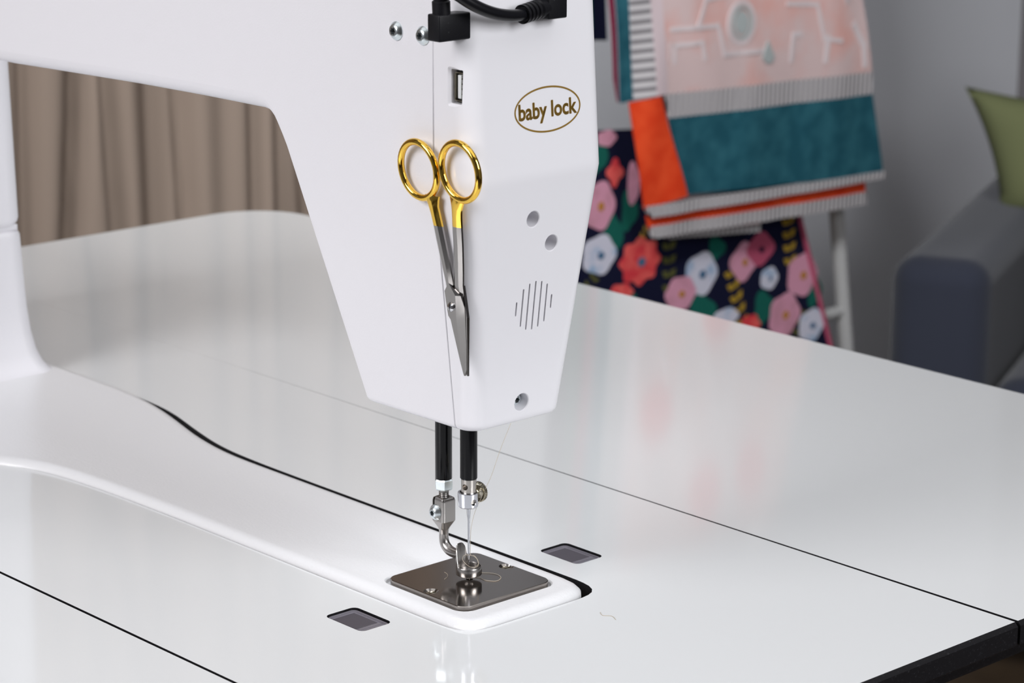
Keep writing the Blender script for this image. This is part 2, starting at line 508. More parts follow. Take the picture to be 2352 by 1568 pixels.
bm = bmesh.new(); lathe(bm, [(1.45, 0), (1.45, 0.3)], (0.4, 0, 1.7), n=20); obj('needle_hole', bm, DARK, plate)

# --- column base and cover
def column(name, zs, label):
    bm = bmesh.new(); S = []
    for z, xf, w_, ins in zs:
        S.append([(x, y, z) for x, y in rrect(-628, xf - ins, -w_ + ins, w_ - ins, 12, 7)])
    loft(bm, S)
    return obj(name, bm, WHITE_CAST, mach, label=label, wn=True)


base = [(2.5, -446, 66, 0), (4.2, -451.5, 64.5, 0), (7.7, -457, 63.5, 0), (14, -462, 62.6, 0), (25, -466.3, 62, 0), (40, -469.8, 62, 0), (60, -472, 62, 0), (84, -474, 62, 0), (86, -474, 62, 0.7), (87.3, -474, 62, 2.2), (87.8, -474, 62, 4.2)]
column('column_base', base, 'lower half of the white rear column')
topc = [(89.6, -475, 62, 4.2), (90.1, -475, 62, 2.2), (92.0, -475, 62, 0.7), (94.8, -475, 62, 0), (150, -477, 62, 0), (215.8, -479.5, 62, 0)]
column('column_cover', topc, 'upper half of the white rear column')
bm = bmesh.new(); box(bm, (-620, -57.5, 87.5), (-477.6, 57.5, 91), 0.3)
obj('column_gap', bm, WHITE_CAST, mach, label='narrow groove round the rear column')

# --- arm and head housing
side = [(-36.6, 89.0), (XS, 89.0), (XS, ZK), (XS, 335), (-640, 335), (-640, 215.8), (-484, 215.8), (-318.8, 216.5), (-285, 217.4), (-206, 219.4), (-150, 220.2), (-107.9, 220.4),
        (-101, 220.5), (-96.2, 220.0), (-92.8, 218.7), (-90.0, 216.6), (-87.5, 213.6), (-84.7, 209.6), (-82.0, ZK), (-40.6, 92.6), (-40.0, 91.0), (-38.6, 89.6)]
bm = bmesh.new()
L = [bm.verts.new((x, -head_w(z), z)) for x, z in side]
R_ = [bm.verts.new((x, head_w(z), z)) for x, z in side]
iK1 = 2; iK2 = 18
up_i = list(range(2, 19)); lo_i = [18, 19, 20, 21, 0, 1, 2]
for V_ in (L, R_):
    bm.faces.new([V_[i] for i in up_i]); bm.faces.new([V_[i] for i in lo_i])
ring_faces(bm, L, R_)
bw = bm.edges.layers.float.new('bevel_weight_edge')
for V_ in (L, R_):
    for i in range(len(V_)):
        e = bm.edges.get((V_[i], V_[(i + 1) % len(V_)]))
        if i in (1, 2): w_ = 0.06
        elif 5 <= i <= 11: w_ = 0.9
        elif i == 12: w_ = 0.8
        elif i == 13: w_ = 0.65
        elif i == 14: w_ = 0.45
        elif i == 15: w_ = 0.35
        elif 16 <= i <= 20: w_ = 0.3
        elif i in (0, 21): w_ = 0.35
        else: w_ = 0.9
        e[bw] = w_
housing = obj('arm_housing', bm, WHITE_CAST, mach, label='white textured arm and head casting')
md = housing.modifiers.new('bev', 'BEVEL'); md.width = 0.0075; md.segments = 6; md.limit_method = 'WEIGHT'; md.use_clamp_overlap = True
wm = housing.modifiers.new('wn', 'WEIGHTED_NORMAL'); wm.keep_sharp = True

# --- end cover
def cover_section(z, ins=0.0, drop=None):
    w_ = head_w(z) - ins; xf = head_x(z) - ins; r = 10.0 - ins
    zz = z if drop is None else drop
    P = [(XS + 0.55, -w_ + 0.0), (XS + 0.95, -w_)]
    n = 9
    for i in range(n + 1):
        a = math.radians(-90 + 90 * i / n); P.append((xf - r + r * math.cos(a), -w_ + r + r * math.sin(a)))
    for k in (0.33, 0.66): P.append((xf, (-w_ + r) * (1 - k) + (w_ - r) * k))
    for i in range(n + 1):
        a = math.radians(90 * i / n); P.append((xf - r + r * math.cos(a), w_ - r + r * math.sin(a)))
    P += [(XS + 0.95, w_), (XS + 0.55, w_)]
    return [(x, y, zz) for x, y in P]


bm = bmesh.new(); S = []
for k in range(0, 7):
    t = k / 6 * PI / 2; rr = 4.2
    S.append(cover_section(ZB + rr, rr * (1 - math.sin(t)), ZB + rr * (1 - math.cos(t))))
for z in (110, 130, 150, 170, 190, 201): S.append(cover_section(z))
for z in (203, 205.5, 208): 
    S.append(cover_section(z))
for z in (225, 250, 275, 300, 330): S.append(cover_section(z))
S.append(cover_section(334, 1.2, 333.6)); S.append(cover_section(335, 4, 335))
loft(bm, S)
cover = obj('end_cover', bm, WHITE_PLASTIC, mach, label='smooth white end cover of the machine head')
nlo = Vector((ZK - ZB, 0, -(XK - XB))).normalized()
nup = Vector((73.0, 0, 5.2)).normalized()
cuts = []


def lo_pt(y, z): return Vector((head_x(z), y, z))


for y, z in ((-2.6, 185.6), (10.0, 172.9)):
    b2 = bmesh.new(); c = lo_pt(y, z)
    lathe(b2, [(3.5, -11.0), (3.65, -10.5), (3.65, -0.35), (4.05, 0.05), (4.3, 1.5)], c, nlo, n=40); cuts.append(obj('cut', b2, WHITE_PLASTIC, mach))
b2 = bmesh.new(); c = lo_pt(0.75, 98.9)
lathe(b2, [(4.1, -5.6), (4.15, -0.4), (4.5, 0.0), (4.7, 1.5)], c, nlo, n=40); cuts.append(obj('cut', b2, WHITE_PLASTIC, mach))
tdir = Vector((XK - XB, 0, ZK - ZB)).normalized()
for y0, z0, y1, z1 in ((-7.9, 147.6, -8.2, 141.7), (-4.2, 153.2, -4.8, 136.2), (-0.7, 155.2, -1.3, 134.2), (3.0, 155.9, 2.3, 133.7), (6.7, 155.3, 5.9, 134.4), (10.2, 153.5, 9.5, 136.3), (13.4, 147.9, 13.1, 142.1)):
    b2 = bmesh.new(); a = lo_pt(y0, z0); b = lo_pt(y1, z1); ym = (y0 + y1) / 2; pts = []
    hw = 0.42
    for cc, sgn in ((a, 1), (b, -1)):
        for k in range(5):
            t = -PI / 2 + PI * k / 4
            pts.append(Vector((cc.x, ym, cc.z)) + tdir * (math.cos(t) * hw * sgn) + Vector((0, math.sin(t) * hw * sgn, 0)))
    pts = [p for p in pts]
    loft(b2, [[tuple(p - nlo * 2.2) for p in pts], [tuple(p + nlo * 1.0) for p in pts]]); cuts.append(obj('cut', b2, WHITE_PLASTIC, mach))
# usb recess on the near side
b2 = bmesh.new()
u_in = rrect(33.9, 40.7, 239.9, 254.7, 0.6, 4); u_out = rrect(32.9, 41.2, 238.7, 255.8, 1.2, 4)
loft(b2, [[(x, -30.0, z) for x, z in u_in], [(x, -39.8, z) for x, z in u_in], [(x, -41.0, z) for x, z in u_out], [(x, -44, z) for x, z in u_out]])
cuts.append(obj('cut', b2, WHITE_PLASTIC, mach))
carve(cover, cuts)

# grey depth of the speaker slots
bm = bmesh.new()
c = lo_pt(2.6, 144.8) - nlo * 2.1
u_ = Vector((0, 1, 0))
pts = [c + u_ * a * 13 + tdir * b * 13 for a, b in ((-1, -1), (1, -1), (1, 1), (-1, 1))]
loft(bm, [[tuple(p) for p in pts], [tuple(p + nlo * 0.35) for p in pts]])
obj('speaker_backing', bm, SLOT, mach, label='dark backing seen through the speaker slits')

# usb socket
bm = bmesh.new()
box(bm, (34.0, -36.6, 240.1), (40.6, -35.6, 254.5)); usb_back = obj('usb_socket', bm, DARK, mach, label='usb socket recessed in the side of the head')
bm = bmesh.new()
o_ = rrect(34.7, 40.3, 240.9, 253.3, 0.5, 3); i_ = rrect(35.05, 39.95, 241.25, 252.95, 0.3, 3)
loft(bm, [[(x, -36.4, z) for x, z in i_], [(x, -38.6, z) for x, z in i_], [(x, -38.6, z) for x, z in o_], [(x, -36.4, z) for x, z in o_]], caps=False)
obj('socket_shell', bm, BRASS, usb_back)
bm = bmesh.new(); box(bm, (36.3, -38.3, 242.0), (38.6, -36.3, 252.2), 0.35, 2); obj('socket_tongue', bm, USBWHITE, usb_back)
for z in (244, 246.2, 248.4, 250.6):
    bm = bmesh.new(); box(bm, (38.55, -38.1, z - 0.35), (38.7, -36.7, z + 0.35)); obj('contact_pin', bm, BRASS, usb_back)


def button_screw(name, base, axis, R, H, sock, m_, parent, lobes=6, label=None):
    """domed screw head with a six-lobed socket"""
    bm = bmesh.new(); prof = [(R, 0), (R, H * 0.18)]
    for k in range(1, 7):
        t = k / 6; prof.append((R + (sock * 1.15 - R) * t, H * (0.18 + 0.82 * math.sin(t * PI / 2))))
    u, v, a = frame(axis); base = Vector(base); n = 36; rings = []
    for r, h in prof: rings.append([base + a * h + (u * math.cos(2 * PI * i / n) + v * math.sin(2 * PI * i / n)) * r for i in range(n)])
    for rr, h in ((1.0, H), (0.96, H * 0.25)):
        rings.append([base + a * h + (u * math.cos(2 * PI * i / n) + v * math.sin(2 * PI * i / n)) * sock * rr * (0.86 + 0.14 * math.cos(lobes * 2 * PI * i / n)) for i in range(n)])
    loft(bm, rings)
    bm.faces.ensure_lookup_table()
    o = obj(name, bm, [m_, DARK], parent, label=label)
    me = o.data; me.polygons[len(me.polygons) - 1].material_index = 1
    return o


button_screw('housing_screw', (-0.8, -41.0, 267.4), (0, -1, 0), 4.2, 2.3, 1.7, ZINC, mach)
button_screw('housing_screw', (17.0, -41.0, 267.2), (0, -1, 0), 4.2, 2.3, 1.7, ZINC, mach)
cc = lo_pt(0.75, 98.9) - nlo * 5.4
button_screw('cover_screw', tuple(cc), tuple(nlo), 3.5, 2.4, 1.5, ZINC, mach)

# logo: gold oval and lettering printed on the upper face
lz, ly, lay, laz = 233.8, 5.3, 19.85, 10.1
def up_pt(y, z, lift=0.05): return Vector((head_x(z), y, z)) + nup * lift
bm = bmesh.new(); n = 96
sec = []
for (ra, lift) in ((0, 0.02), (0, 0.10), (0.8, 0.10), (0.8, 0.02)):
    sec.append([tuple(up_pt(ly + (lay - ra) * math.cos(2 * PI * i / n), lz + (laz - ra) * math.sin(2 * PI * i / n), lift)) for i in range(n)])
R4 = [[bm.verts.new(p) for p in s] for s in sec]
for A, B in zip(R4, R4[1:] + R4[:1]): ring_faces(bm, A, B)
emblem = obj('logo_oval', bm, INK, mach, label='gold printed oval logo')
cu = bpy.data.curves.new('txt', 'FONT'); cu.body = 'baby lock'; cu.size = 1.0; cu.offset = 0.016; cu.extrude = 0.0; cu.resolution_u = 6
cu.space_character = 1.0
to = bpy.data.objects.new('txt', cu); COL.objects.link(to); bpy.context.view_layer.update()
dg = bpy.context.evaluated_depsgraph_get()
tm = bpy.data.meshes.new_from_object(to.evaluated_get(dg)); bpy.data.objects.remove(to); bpy.data.curves.remove(cu)
bm = bmesh.new(); bm.from_mesh(tm); bpy.data.meshes.remove(tm)
xs = [v.co.x for v in bm.verts]; ys = [v.co.y for v in bm.verts]
x0, x1, y1 = min(xs), max(xs), max(ys)
asc = y1
for v in bm.verts:
    yy = -12.0 + 34.8 * (v.co.x - x0) / (x1 - x0); zz = 230.5 + 6.9 * (v.co.y / asc)
    v.co = up_pt(yy, zz, 0.07)
src = list(bm.faces)
for dy, dz in ((-0.14, 0.0), (0.14, 0.0), (0.0, 0.12), (0.0, -0.12)):      # heavier strokes
    g = bmesh.ops.duplicate(bm, geom=src)
    for e in g['geom']:
        if isinstance(e, bmesh.types.BMVert): e.co += Vector((-dz * 5.2 / 73.0, dy, dz)) + nup * (0.004 + 0.003 * abs(dy * 7 + dz * 3))
obj('logo_lettering', bm, INK, emblem, smooth=False)

# led lamp under the head
bm = bmesh.new(); lathe(bm, [(4.5, 0), (4.5, 1.2), (3.4, 1.4)], (-28, 0, 88.9), (0, 0, -1), n=24)
lampo = obj('work_lamp', bm, WHITE_PLASTIC, mach, label='small led lamp under the head')
bm = bmesh.new(); lathe(bm, [(3.1, 0), (2.6, 0.9)], (-28, 0, 87.4), (0, 0, -1), n=20); obj('lamp_lens', bm, LED, lampo)
area('work_lamp_light', (-0.028, 0.0, TZ + 0.0855), (-0.028, 0, TZ), 0.016, LED_P[0], (0.93, 0.97, 1.0), 0.03, 165)
bm = bmesh.new(); lathe(bm, [(3.1, 0), (2.6, 0.9)], (20, 13, 88.6), (0, 0, -1), n=20); obj('lamp_lens', bm, LED, mach)
area('work_lamp_light_front', (0.020, 0.013, TZ + 0.0865), (0.020, 0.013, TZ), 0.010, LED_P[1], (0.93, 0.97, 1.0), 0.03, 165)

# --- needle bar
NB = Vector((0, 0, 0))
bm = bmesh.new(); lathe(bm, [(3.75, 54.6), (4.05, 55.0), (4.05, 100)], (0, 0, 0), n=40)
nbar = obj('needle_bar', bm, BLACK_ROD, mach, label='black needle bar above the needle')
bm = bmesh.new(); lathe(bm, [(3.65, 43), (3.65, 54.8)], (0, 0, 0), n=40)
tip = obj('bar_end', bm, NICKEL, nbar)
b2 = bmesh.new(); d_ = Vector((0.30, -0.95, 0)).normalized(); lathe(b2, [(1.45, 0), (1.45, 8)], Vector((0, 0, 51.2)) - d_ * 0.0, d_, n=24)
b3 = bmesh.new(); 
carve(tip, [obj('cut', b2, DARK, mach)])
bm = bmesh.new(); pts = []
# clamp collar: slightly squared to the left, with a lower lip
def collar(z, r, sq=0.55):
    P = []
    for i in range(48):
        a = 2 * PI * i / 48; P.append((r * math.cos(a), r * math.sin(a), z))
    out = []
    for x, y, z_ in P:
        # push toward camera-left into a blunt corner
        dx = -0.677 * x - 0.736 * y
        k = 1 + 0.14 * max(0, dx / r) ** 2
        out.append((x * k, y * k, z_))
    return out
loft(bm, [collar(40.7, 3.9), collar(41.2, 4.35), collar(47.6, 4.6), collar(48.1, 4.5), collar(48.1, 3.7), collar(47.0, 3.66)])
clamp = obj('needle_clamp', bm, ALU, nbar, label='bright aluminium needle clamp')
d2 = Vector((0.99, -0.15, 0)).normalized()
b2 = bmesh.new(); lathe(b2, [(1.5, 0), (1.5, 9)], (0, 0, 43.9), d2, n=24)
carve(clamp, [obj('cut', b2, DARK, mach)])
# knurled thumb screw behind
bm = bmesh.new(); base_ = Vector((0.2, 5.0, 46.8)); ax = Vector((-0.18, 1, 0)).normalized(); u, v, a = frame(ax); n = 144; rings = []
for r, h, kn in ((1.3, -3, 0), (1.3, 0, 0), (3.0, 0.7, 0), (4.0, 0.1, 0), (4.4, 0.0, 0), (4.8, 0.35, 1), (4.8, 1.9, 1), (4.3, 2.3, 0), (0.01, 2.3, 0)):
    rings.append([base_ + a * h + (u * math.cos(2 * PI * i / n) + v * math.sin(2 * PI * i / n)) * (r + (0.13 * (1 if (i // 2) % 2 else -1) if kn else 0)) for i in range(n)])
loft(bm, rings)
obj('thumb_screw', bm, BRASS, nbar, label='knurled thumb screw beside the needle clamp', angle=25)
bm = bmesh.new(); lathe(bm, [(0.85, 42), (0.85, 37.5), (0.75, 36.2), (0.52, 34.6), (0.50, 20), (0.46, 17.5), (0.42, 15.6), (0.15, 13.0), (0.02, 12.4)], (-0.1, 0, 0), n=20)
obj('needle', bm, NEEDLE, nbar, label='thin steel sewing needle')

# --- presser bar, nut, foot
PX = -17.8
bm = bmesh.new(); lathe(bm, [(3.8, 50.4), (4.05, 50.8), (4.05, 100)], (PX, 0, 0), n=40)
pbar = obj('presser_bar', bm, BLACK_ROD, mach, label='black presser bar above the foot')
bm = bmesh.new(); n = 6; rings = []
def hexr(r, z, rot=0.42): return [(PX + r * math.cos(rot + i * PI / 3), r * math.sin(rot + i * PI / 3), z) for i in range(6)]
loft(bm, [hexr(4.0, 45.2), hexr(4.55, 45.8), hexr(4.6, 49.8), hexr(4.1, 50.5)])
obj('lock_nut', bm, ZINC, pbar, smooth=False, label='zinc hexagon lock nut')
bm = bmesh.new(); prof = [(2.0, 36)]
z = 36.0
while z < 46: prof += [(2.1, z), (2.45, z + 0.4), (2.1, z + 0.8)]; z += 0.85
lathe(bm, prof, (PX, 0, 0), n=28); obj('threaded_rod', bm, STAINLESS, pbar, angle=20)

foot = None
bm = bmesh.new()
def rr3(hx, hy, r, z, cx=PX, cy=0.0): return [(x, y, z) for x, y in rrect(cx - hx, cx + hx, cy - hy, cy + hy, r, 5)]
S = [rr3(2.1, 2.1, 2.05, 22.5), rr3(2.35, 2.35, 2.2, 25.2), rr3(2.7, 2.7, 2.2, 26.4), rr3(4.2, 4.1, 1.5, 29.6), rr3(4.35, 4.2, 1.4, 30.1), rr3(4.35, 4.2, 1.4, 39.8), rr3(4.0, 3.9, 1.4, 41.0), rr3(3.3, 3.2, 1.4, 41.5)]
loft(bm, S)
foot = obj('presser_foot', bm, STAINLESS, mach, label='stainless hopping foot with clamp block above and ring at needle')
b2 = bmesh.new(); lathe(b2, [(2.75, 38.4), (2.75, 45)], (PX, 0, 0), n=32)
b3 = bmesh.new(); box(b3, (PX - 2.9, -6, 31), (PX - 1.9, 0, 44))
carve(foot, [obj('cut', b2, DARK, mach), obj('cut', b3, DARK, mach)])
button_screw('clamp_screw', (PX - 1.0, -4.1, 34.3), (0, -1, 0), 3.8, 2.5, 1.4, ZINC, foot)
path = spline([(PX, 0, 24), (PX, 0, 20.6), (PX + 0.9, 0.0, 17.9), (PX + 3.3, 0, 16.0), (PX + 6.4, 0, 15.3), (-8.4, 0, 15.3), (-6.2, 0, 15.6)], 7)
bm = bmesh.new(); tube(bm, path, lambda t: 2.15 + 0.3 * math.sin(t * PI), n=24); obj('foot_shank', bm, STAINLESS, foot)
# ring with the tall curved tab towards the shank
bm = bmesh.new(); n = 96; Ro, Ri = 6.15, 5.5
def foot_top(a):
    sd = ((math.degrees(a) - 190 + 180) % 360) - 180     # 0 towards the shank
    d = abs(sd)
    lo_, hi_ = 11.6, 21.6
    if d < 30: return hi_ - 1.6 * (d / 30) ** 4
    t = min(1, (d - 30) / (48 if sd > 0 else 24)); base_h = hi_ - 1.6
    s = t * t * (3 - 2 * t)
    return base_h + (lo_ - base_h) * s
secs = []
ang = [2 * PI * i / n for i in range(n)]
secs = [[(Ro * math.cos(a) * 0.985, Ro * math.sin(a) * 0.985, 7.6) for a in ang], [(Ro * math.cos(a), Ro * math.sin(a), 8.0) for a in ang],
        [(Ro * math.cos(a), Ro * math.sin(a), foot_top(a) - 0.25) for a in ang], [((Ro - 0.15) * math.cos(a), (Ro - 0.15) * math.sin(a), foot_top(a)) for a in ang],
        [((Ri + 0.15) * math.cos(a), (Ri + 0.15) * math.sin(a), foot_top(a)) for a in ang], [(Ri * math.cos(a), Ri * math.sin(a), foot_top(a) - 0.25) for a in ang],
        [(Ri * math.cos(a), Ri * math.sin(a), 9.2) for a in ang], [(2.2 * math.cos(a), 2.2 * math.sin(a), 8.6) for a in ang], [(2.2 * math.cos(a), 2.2 * math.sin(a), 7.6) for a in ang]]
RR = [[bm.verts.new(p) for p in s] for s in secs]
for A, B in zip(RR, RR[1:] + RR[:1]): ring_faces(bm, A, B)
obj('foot_ring', bm, STAINLESS, foot, label='polished ring of the foot round the needle', angle=50)

# ================================================================== cables
def cable(name, label, boxlo, boxhi, relief, cord, dots, cordr=2.65, parent_loc=None):
    t = thing(name, label, 'cable', parent_loc, 'black usb cables plugged into the machine head')
    bm = bmesh.new(); box(bm, boxlo, boxhi, 0.8, 3); p = obj('plug', bm, BLACK_RUBBER, t)
    for (pt, ax) in dots:
        bm = bmesh.new(); lathe(bm, [(0.34, -0.05), (0.30, 0.03)], pt, ax, n=10); obj('mould_dot', bm, DARK, p)
    # ribbed relief along a straight line
    a, b, r = relief; a = Vector(a); b = Vector(b); Lr = (b - a).length
    prof = [(r * 0.98, 0.0), (r * 1.0, Lr * 0.30)]
    k = 0; z_ = Lr * 0.34
    while z_ < Lr * 0.92:
        prof += [(r * 0.80, z_), (r * 0.80, z_ + 0.9), (r * 0.98, z_ + 1.1), (r * 0.98, z_ + 2.5)]; z_ += 2.7
    prof += [(r * 0.75, Lr)]
    bm = bmesh.new(); lathe(bm, prof, a, (b - a), n=32); obj('strain_relief', bm, BLACK_RUBBER, t, angle=25)
    bm = bmesh.new(); tube(bm, spline(cord, 8), cordr, n=20); obj('cord', bm, BLACK_CORD, t)
    return t


cable('usb_cable', 'black right-angle usb cable rising beside the round silver screws',
      (36.0, -55.2, 268.3), (44.0, -37.5, 279.8), ((40.0, -50.6, 279.3), (40.0, -51.4, 298), 3.95),
      [(40.0, -51.3, 292), (40, -51.8, 300), (38, -53, 315), (25, -56, 345), (-20, -54, 365), (-60, -50, 352)],
      [((44.0, -50.3, 276.2), (1, 0, 0)), ((44.0, -50.1, 272.2), (1, 0, 0))], parent_loc=(40, -46, 268))
cable('usb_cable', 'black right-angle usb cable curving left above the gold oval logo',
      (43.6, 0.2, 273.8), (52.0, 11.4, 290.0), ((48.0, 1.0, 278.9), (50.6, -13.6, 277.4), 4.3),
      [(50.2, -10, 277.6), (51.0, -15.5, 277.3), (51.6, -22, 277.6), (52, -31, 279.3), (51.6, -40, 282.6), (50, -48, 287.3), (47, -56, 294), (40, -66, 312), (20, -68, 340), (-20, -60, 362), (-60, -50, 352)],
      [((52.0, 3.4, 282.0), (1, 0, 0)), ((52.0, 7.2, 282.8), (1, 0, 0))], parent_loc=(48, 6, 274))

# ================================================================== scissors
sciss = thing('scissors', 'embroidery scissors with gold ring handles stuck to machine head', 'scissors', (33, -36, 118))
kk = (WK - WB) / (ZK - ZB)
sn = Vector((0, -1, kk)).normalized()      # outward normal of the tapering side
su = Vector((1, 0, 0)); sv = sn.cross(su)
if sv.z < 0: sv = -sv


def sp(x, z, h=0.0):
    """point on the scissors plane (x, z) lifted by h"""
    return Vector((x, -(WB + 2.0 + kk * (z - ZB)), z)) + sn * h


def ring_pts(cx, cz, rx, rz, tilt, h, n=40):
    out = []
    for i in range(n):
        a = 2 * PI * i / n; x = rx * math.cos(a); y = rz * math.sin(a)
        out.append(sp(cx + x * math.cos(tilt) - y * math.sin(tilt), cz + x * math.sin(tilt) + y * math.cos(tilt), h))
    return out


def bar(bm, rows, mi=0):
    """rows=[(xl, xr, z, thick, hoff)] flat faceted shank with a ridge"""
    secs = []
    for xl, xr, z, th, ho in rows:
        xm = (xl + xr) / 2; w_ = xr - xl
        secs.append([tuple(p) for p in (sp(xl, z, ho + th * 0.25), sp(xl + w_ * 0.28, z, ho + th), sp(xl + w_ * 0.66, z, ho + th), sp(xr, z, ho + th * 0.35), sp(xr, z, ho - th * 0.3), sp(xm, z, ho - th * 0.8), sp(xl, z, ho - th * 0.3))])
    return loft(bm, secs, mi=mi)


halfA = None
# half with the left ring: front blade
bm = bmesh.new()
# block and blade (front)
blk = [(32.0, 160.2), (39.0, 155.4), (39.6, 150), (39.3, 144.6), (38.6, 134), (37.4, 121), (36.7, 118.0), (36.2, 118.0), (34.9, 123), (33.0, 133.5), (31.4, 143.2), (30.0, 144.8), (29.4, 150), (28.9, 156.0)]
Fr = [bm.verts.new(sp(x, z, 2.0 if z > 143 else 2.0 - 1.0 * (144 - z) / 26)) for x, z in blk]
Bk = [bm.verts.new(sp(x, z, 0.2)) for x, z in blk]
ring_faces(bm, Fr, Bk); bm.faces.new(Bk)
# ridge line splits the blade: left flat, right bevel face falling away
rid = {1: (36.3, 155.0), 3: (35.6, 144.2), 6: (36.3, 119.2)}
Rv = {k: bm.verts.new(sp(x, z, 2.3 if z > 143 else 1.5)) for k, (x, z) in rid.items()}
def F(*a): bm.faces.new(a)
F(Fr[0], Fr[1], Rv[1]); F(Rv[1], Fr[1], Fr[2], Fr[3], Rv[3]); F(Rv[3], Fr[3], Fr[4], Fr[5], Rv[6]); F(Rv[6], Fr[5], Fr[6], Fr[7])
F(Fr[0], Rv[1], Rv[3], Fr[10], Fr[11], Fr[12], Fr[13]); F(Rv[3], Rv[6], Fr[7], Fr[8], Fr[9], Fr[10])
for k_, dh in ((1, 0.4), (2, 1.65), (3, 1.7), (4, 1.5), (5, 1.3)): Fr[k_].co -= sn * dh
blade1 = obj('front_blade', bm, BLADE, sciss, angle=12, label='steel blade with its pivot block lying in front')
bm = bmesh.new()
bar(bm, [(24.1, 30.0, 185.2, 1.5, 0.7), (25.3, 31.3, 178, 1.4, 0.7), (27.6, 33.2, 167, 1.3, 0.8), (29.0, 34.0, 160.5, 1.2, 0.8), (29.4, 33.8, 156.5, 0.8, 0.8)])
obj('shank', bm, BLADE, blade1, angle=14)
bm = bmesh.new()
bar(bm, [(24.1, 30.0, 185.2, 1.55, 0.7), (23.2, 29.1, 190, 1.6, 0.8), (22.0, 28.3, 194.0, 1.6, 0.9), (20.8, 28.9, 196.6, 1.5, 1.0), (20.6, 29.6, 198.6, 1.1, 1.0)])
tube(bm, ring_pts(17.4, 208.9, 11.9, 12.5, 0.12, 1.0), 1.55, n=16, closed=True)
obj('ring_handle', bm, GOLD, blade1, label='gold ring handle reaching left over the casting', angle=50)
# half with the right ring: rear blade
bm = bmesh.new()
blk = [(33.6, 160), (39.2, 160), (39.9, 152), (40.3, 145.5), (38.6, 128), (37.5, 118.0), (37.0, 118.0), (35.0, 125), (32.2, 144)]
Fr = [bm.verts.new(sp(x, z, 0.1)) for x, z in blk]; Bk = [bm.verts.new(sp(x, z, -1.5 if z > 143 else -0.9)) for x, z in blk]
ring_faces(bm, Fr, Bk); bm.faces.new(Fr); bm.faces.new(Bk)
blade2 = obj('rear_blade', bm, BLADE, sciss, smooth=False)
bm = bmesh.new()
bar(bm, [(36.5, 42.4, 186.6, 1.5, 0.4), (36.2, 42.0, 178, 1.4, 0.4), (34.9, 41.0, 168, 1.3, 0.3), (33.7, 39.8, 160, 1.2, 0.1), (33.6, 39.4, 154, 0.9, -0.4)])
obj('shank', bm, BLADE, blade2, angle=14)
bm = bmesh.new()
bar(bm, [(36.5, 42.4, 186.6, 1.55, 0.4), (36.9, 42.7, 191, 1.6, 0.5), (37.3, 43.4, 194.5, 1.6, 0.7), (37.2, 44.8, 197.3, 1.5, 0.8), (36.8, 46.8, 200.0, 1.1, 0.8)])
tube(bm, ring_pts(44.6, 212.0, 11.9, 12.6, 0.08, 0.8), 1.55, n=16, closed=True)
obj('ring_handle', bm, GOLD, blade2, label='gold ring handle reaching right past the corner', angle=50)
bm = bmesh.new(); lathe(bm, [(2.05, -0.6), (2.05, 0.35), (1.7, 0.85), (0.9, 1.15), (0.01, 1.2)], sp(33.0, 149.4, 2.3), sn, n=28)
ps = obj('pivot_screw', bm, CHROME, sciss, label='slotted pivot screw')
b2 = bmesh.new(); c = sp(33.0, 149.4, 2.0); box(b2, (c.x - 0.28, c.y - 5, c.z - 3), (c.x + 0.28, c.y - 0.55, c.z + 3)); carve(ps, [obj('cut', b2, DARK, sciss)])

# ================================================================== threads
def thread(name, pts, r, label, group=None):
    loc = Vector(pts[0])
    bm = bmesh.new(); 
    o = None
    off = loc
    tube(bm, spline(pts, 6), r, n=6)
    for v in bm.verts: v.co -= off
    for v in bm.verts: v.co = Vector((v.co.x / 1000, v.co.y / 1000, v.co.z / 1000))
    me = bpy.data.meshes.new(name); bm.to_mesh(me); bm.free(); me.materials.append(THREAD); me.shade_smooth()
    o = bpy.data.objects.new(name, me); COL.objects.link(o)
    o.location = (off.x / 1000, off.y / 1000, off.z / 1000 + TZ)
    tag(o, label, 'thread', group)
    return o


up_end = (14.0, 19.0, 90.5)
lp = [up_end, (8.2, 13.5, 70.0), (5.6, 9.5, 56.0), (4.2, 7.3, 50.0), (3.0, 4.6, 44.0), (1.4, 2.4, 37.5), (0.7, 0.8, 30), (0.3, 0.7, 22), (0.6, 0.6, 17), (3.4, 0.6, 17.2), (5.0, 1.5, 14.5), (4.6, 1.0, 12.0), (2, -1.4, 12.0), (-1.6, -2.4, 14.5), (-1.0, -1.5, 17.0), (2.5, 1.6, 16.2), (4.2, 2.2, 13.2), (2.2, 1.8, 10.8), (1.0, 0.2, 7.3)]
thread('thread', lp, 0.10, 'fine beige thread hanging from the machine head to the needle')
thread('thread_tail', [(1.2, -0.8, 5.25), (-1.2, 2.4, 5.2), (2.6, 4.4, 5.2), (7.2, 4.2, 5.2), (11.2, 7.4, 5.2), (9.0, 12.2, 5.25), (3.4, 13.4, 5.3), (-2.0, 9.6, 5.3)], 0.12, 'loose beige thread loop lying on the steel plate')
thread('thread_scrap', [(-14.6, -2.6, 5.15), (-11.6, -3.4, 5.15), (-8.8, -5.6, 5.15), (-7.2, -9.0, 5.15)], 0.10, 'tiny pale thread scrap on the left of the steel plate')
thread('thread_scrap', [(64.0, 24.0, 0.14), (67.6, 22.0, 0.14), (71.0, 24.4, 0.14), (75.5, 22.6, 0.14)], 0.12, 'tiny thread scrap on the white table in front of machine')

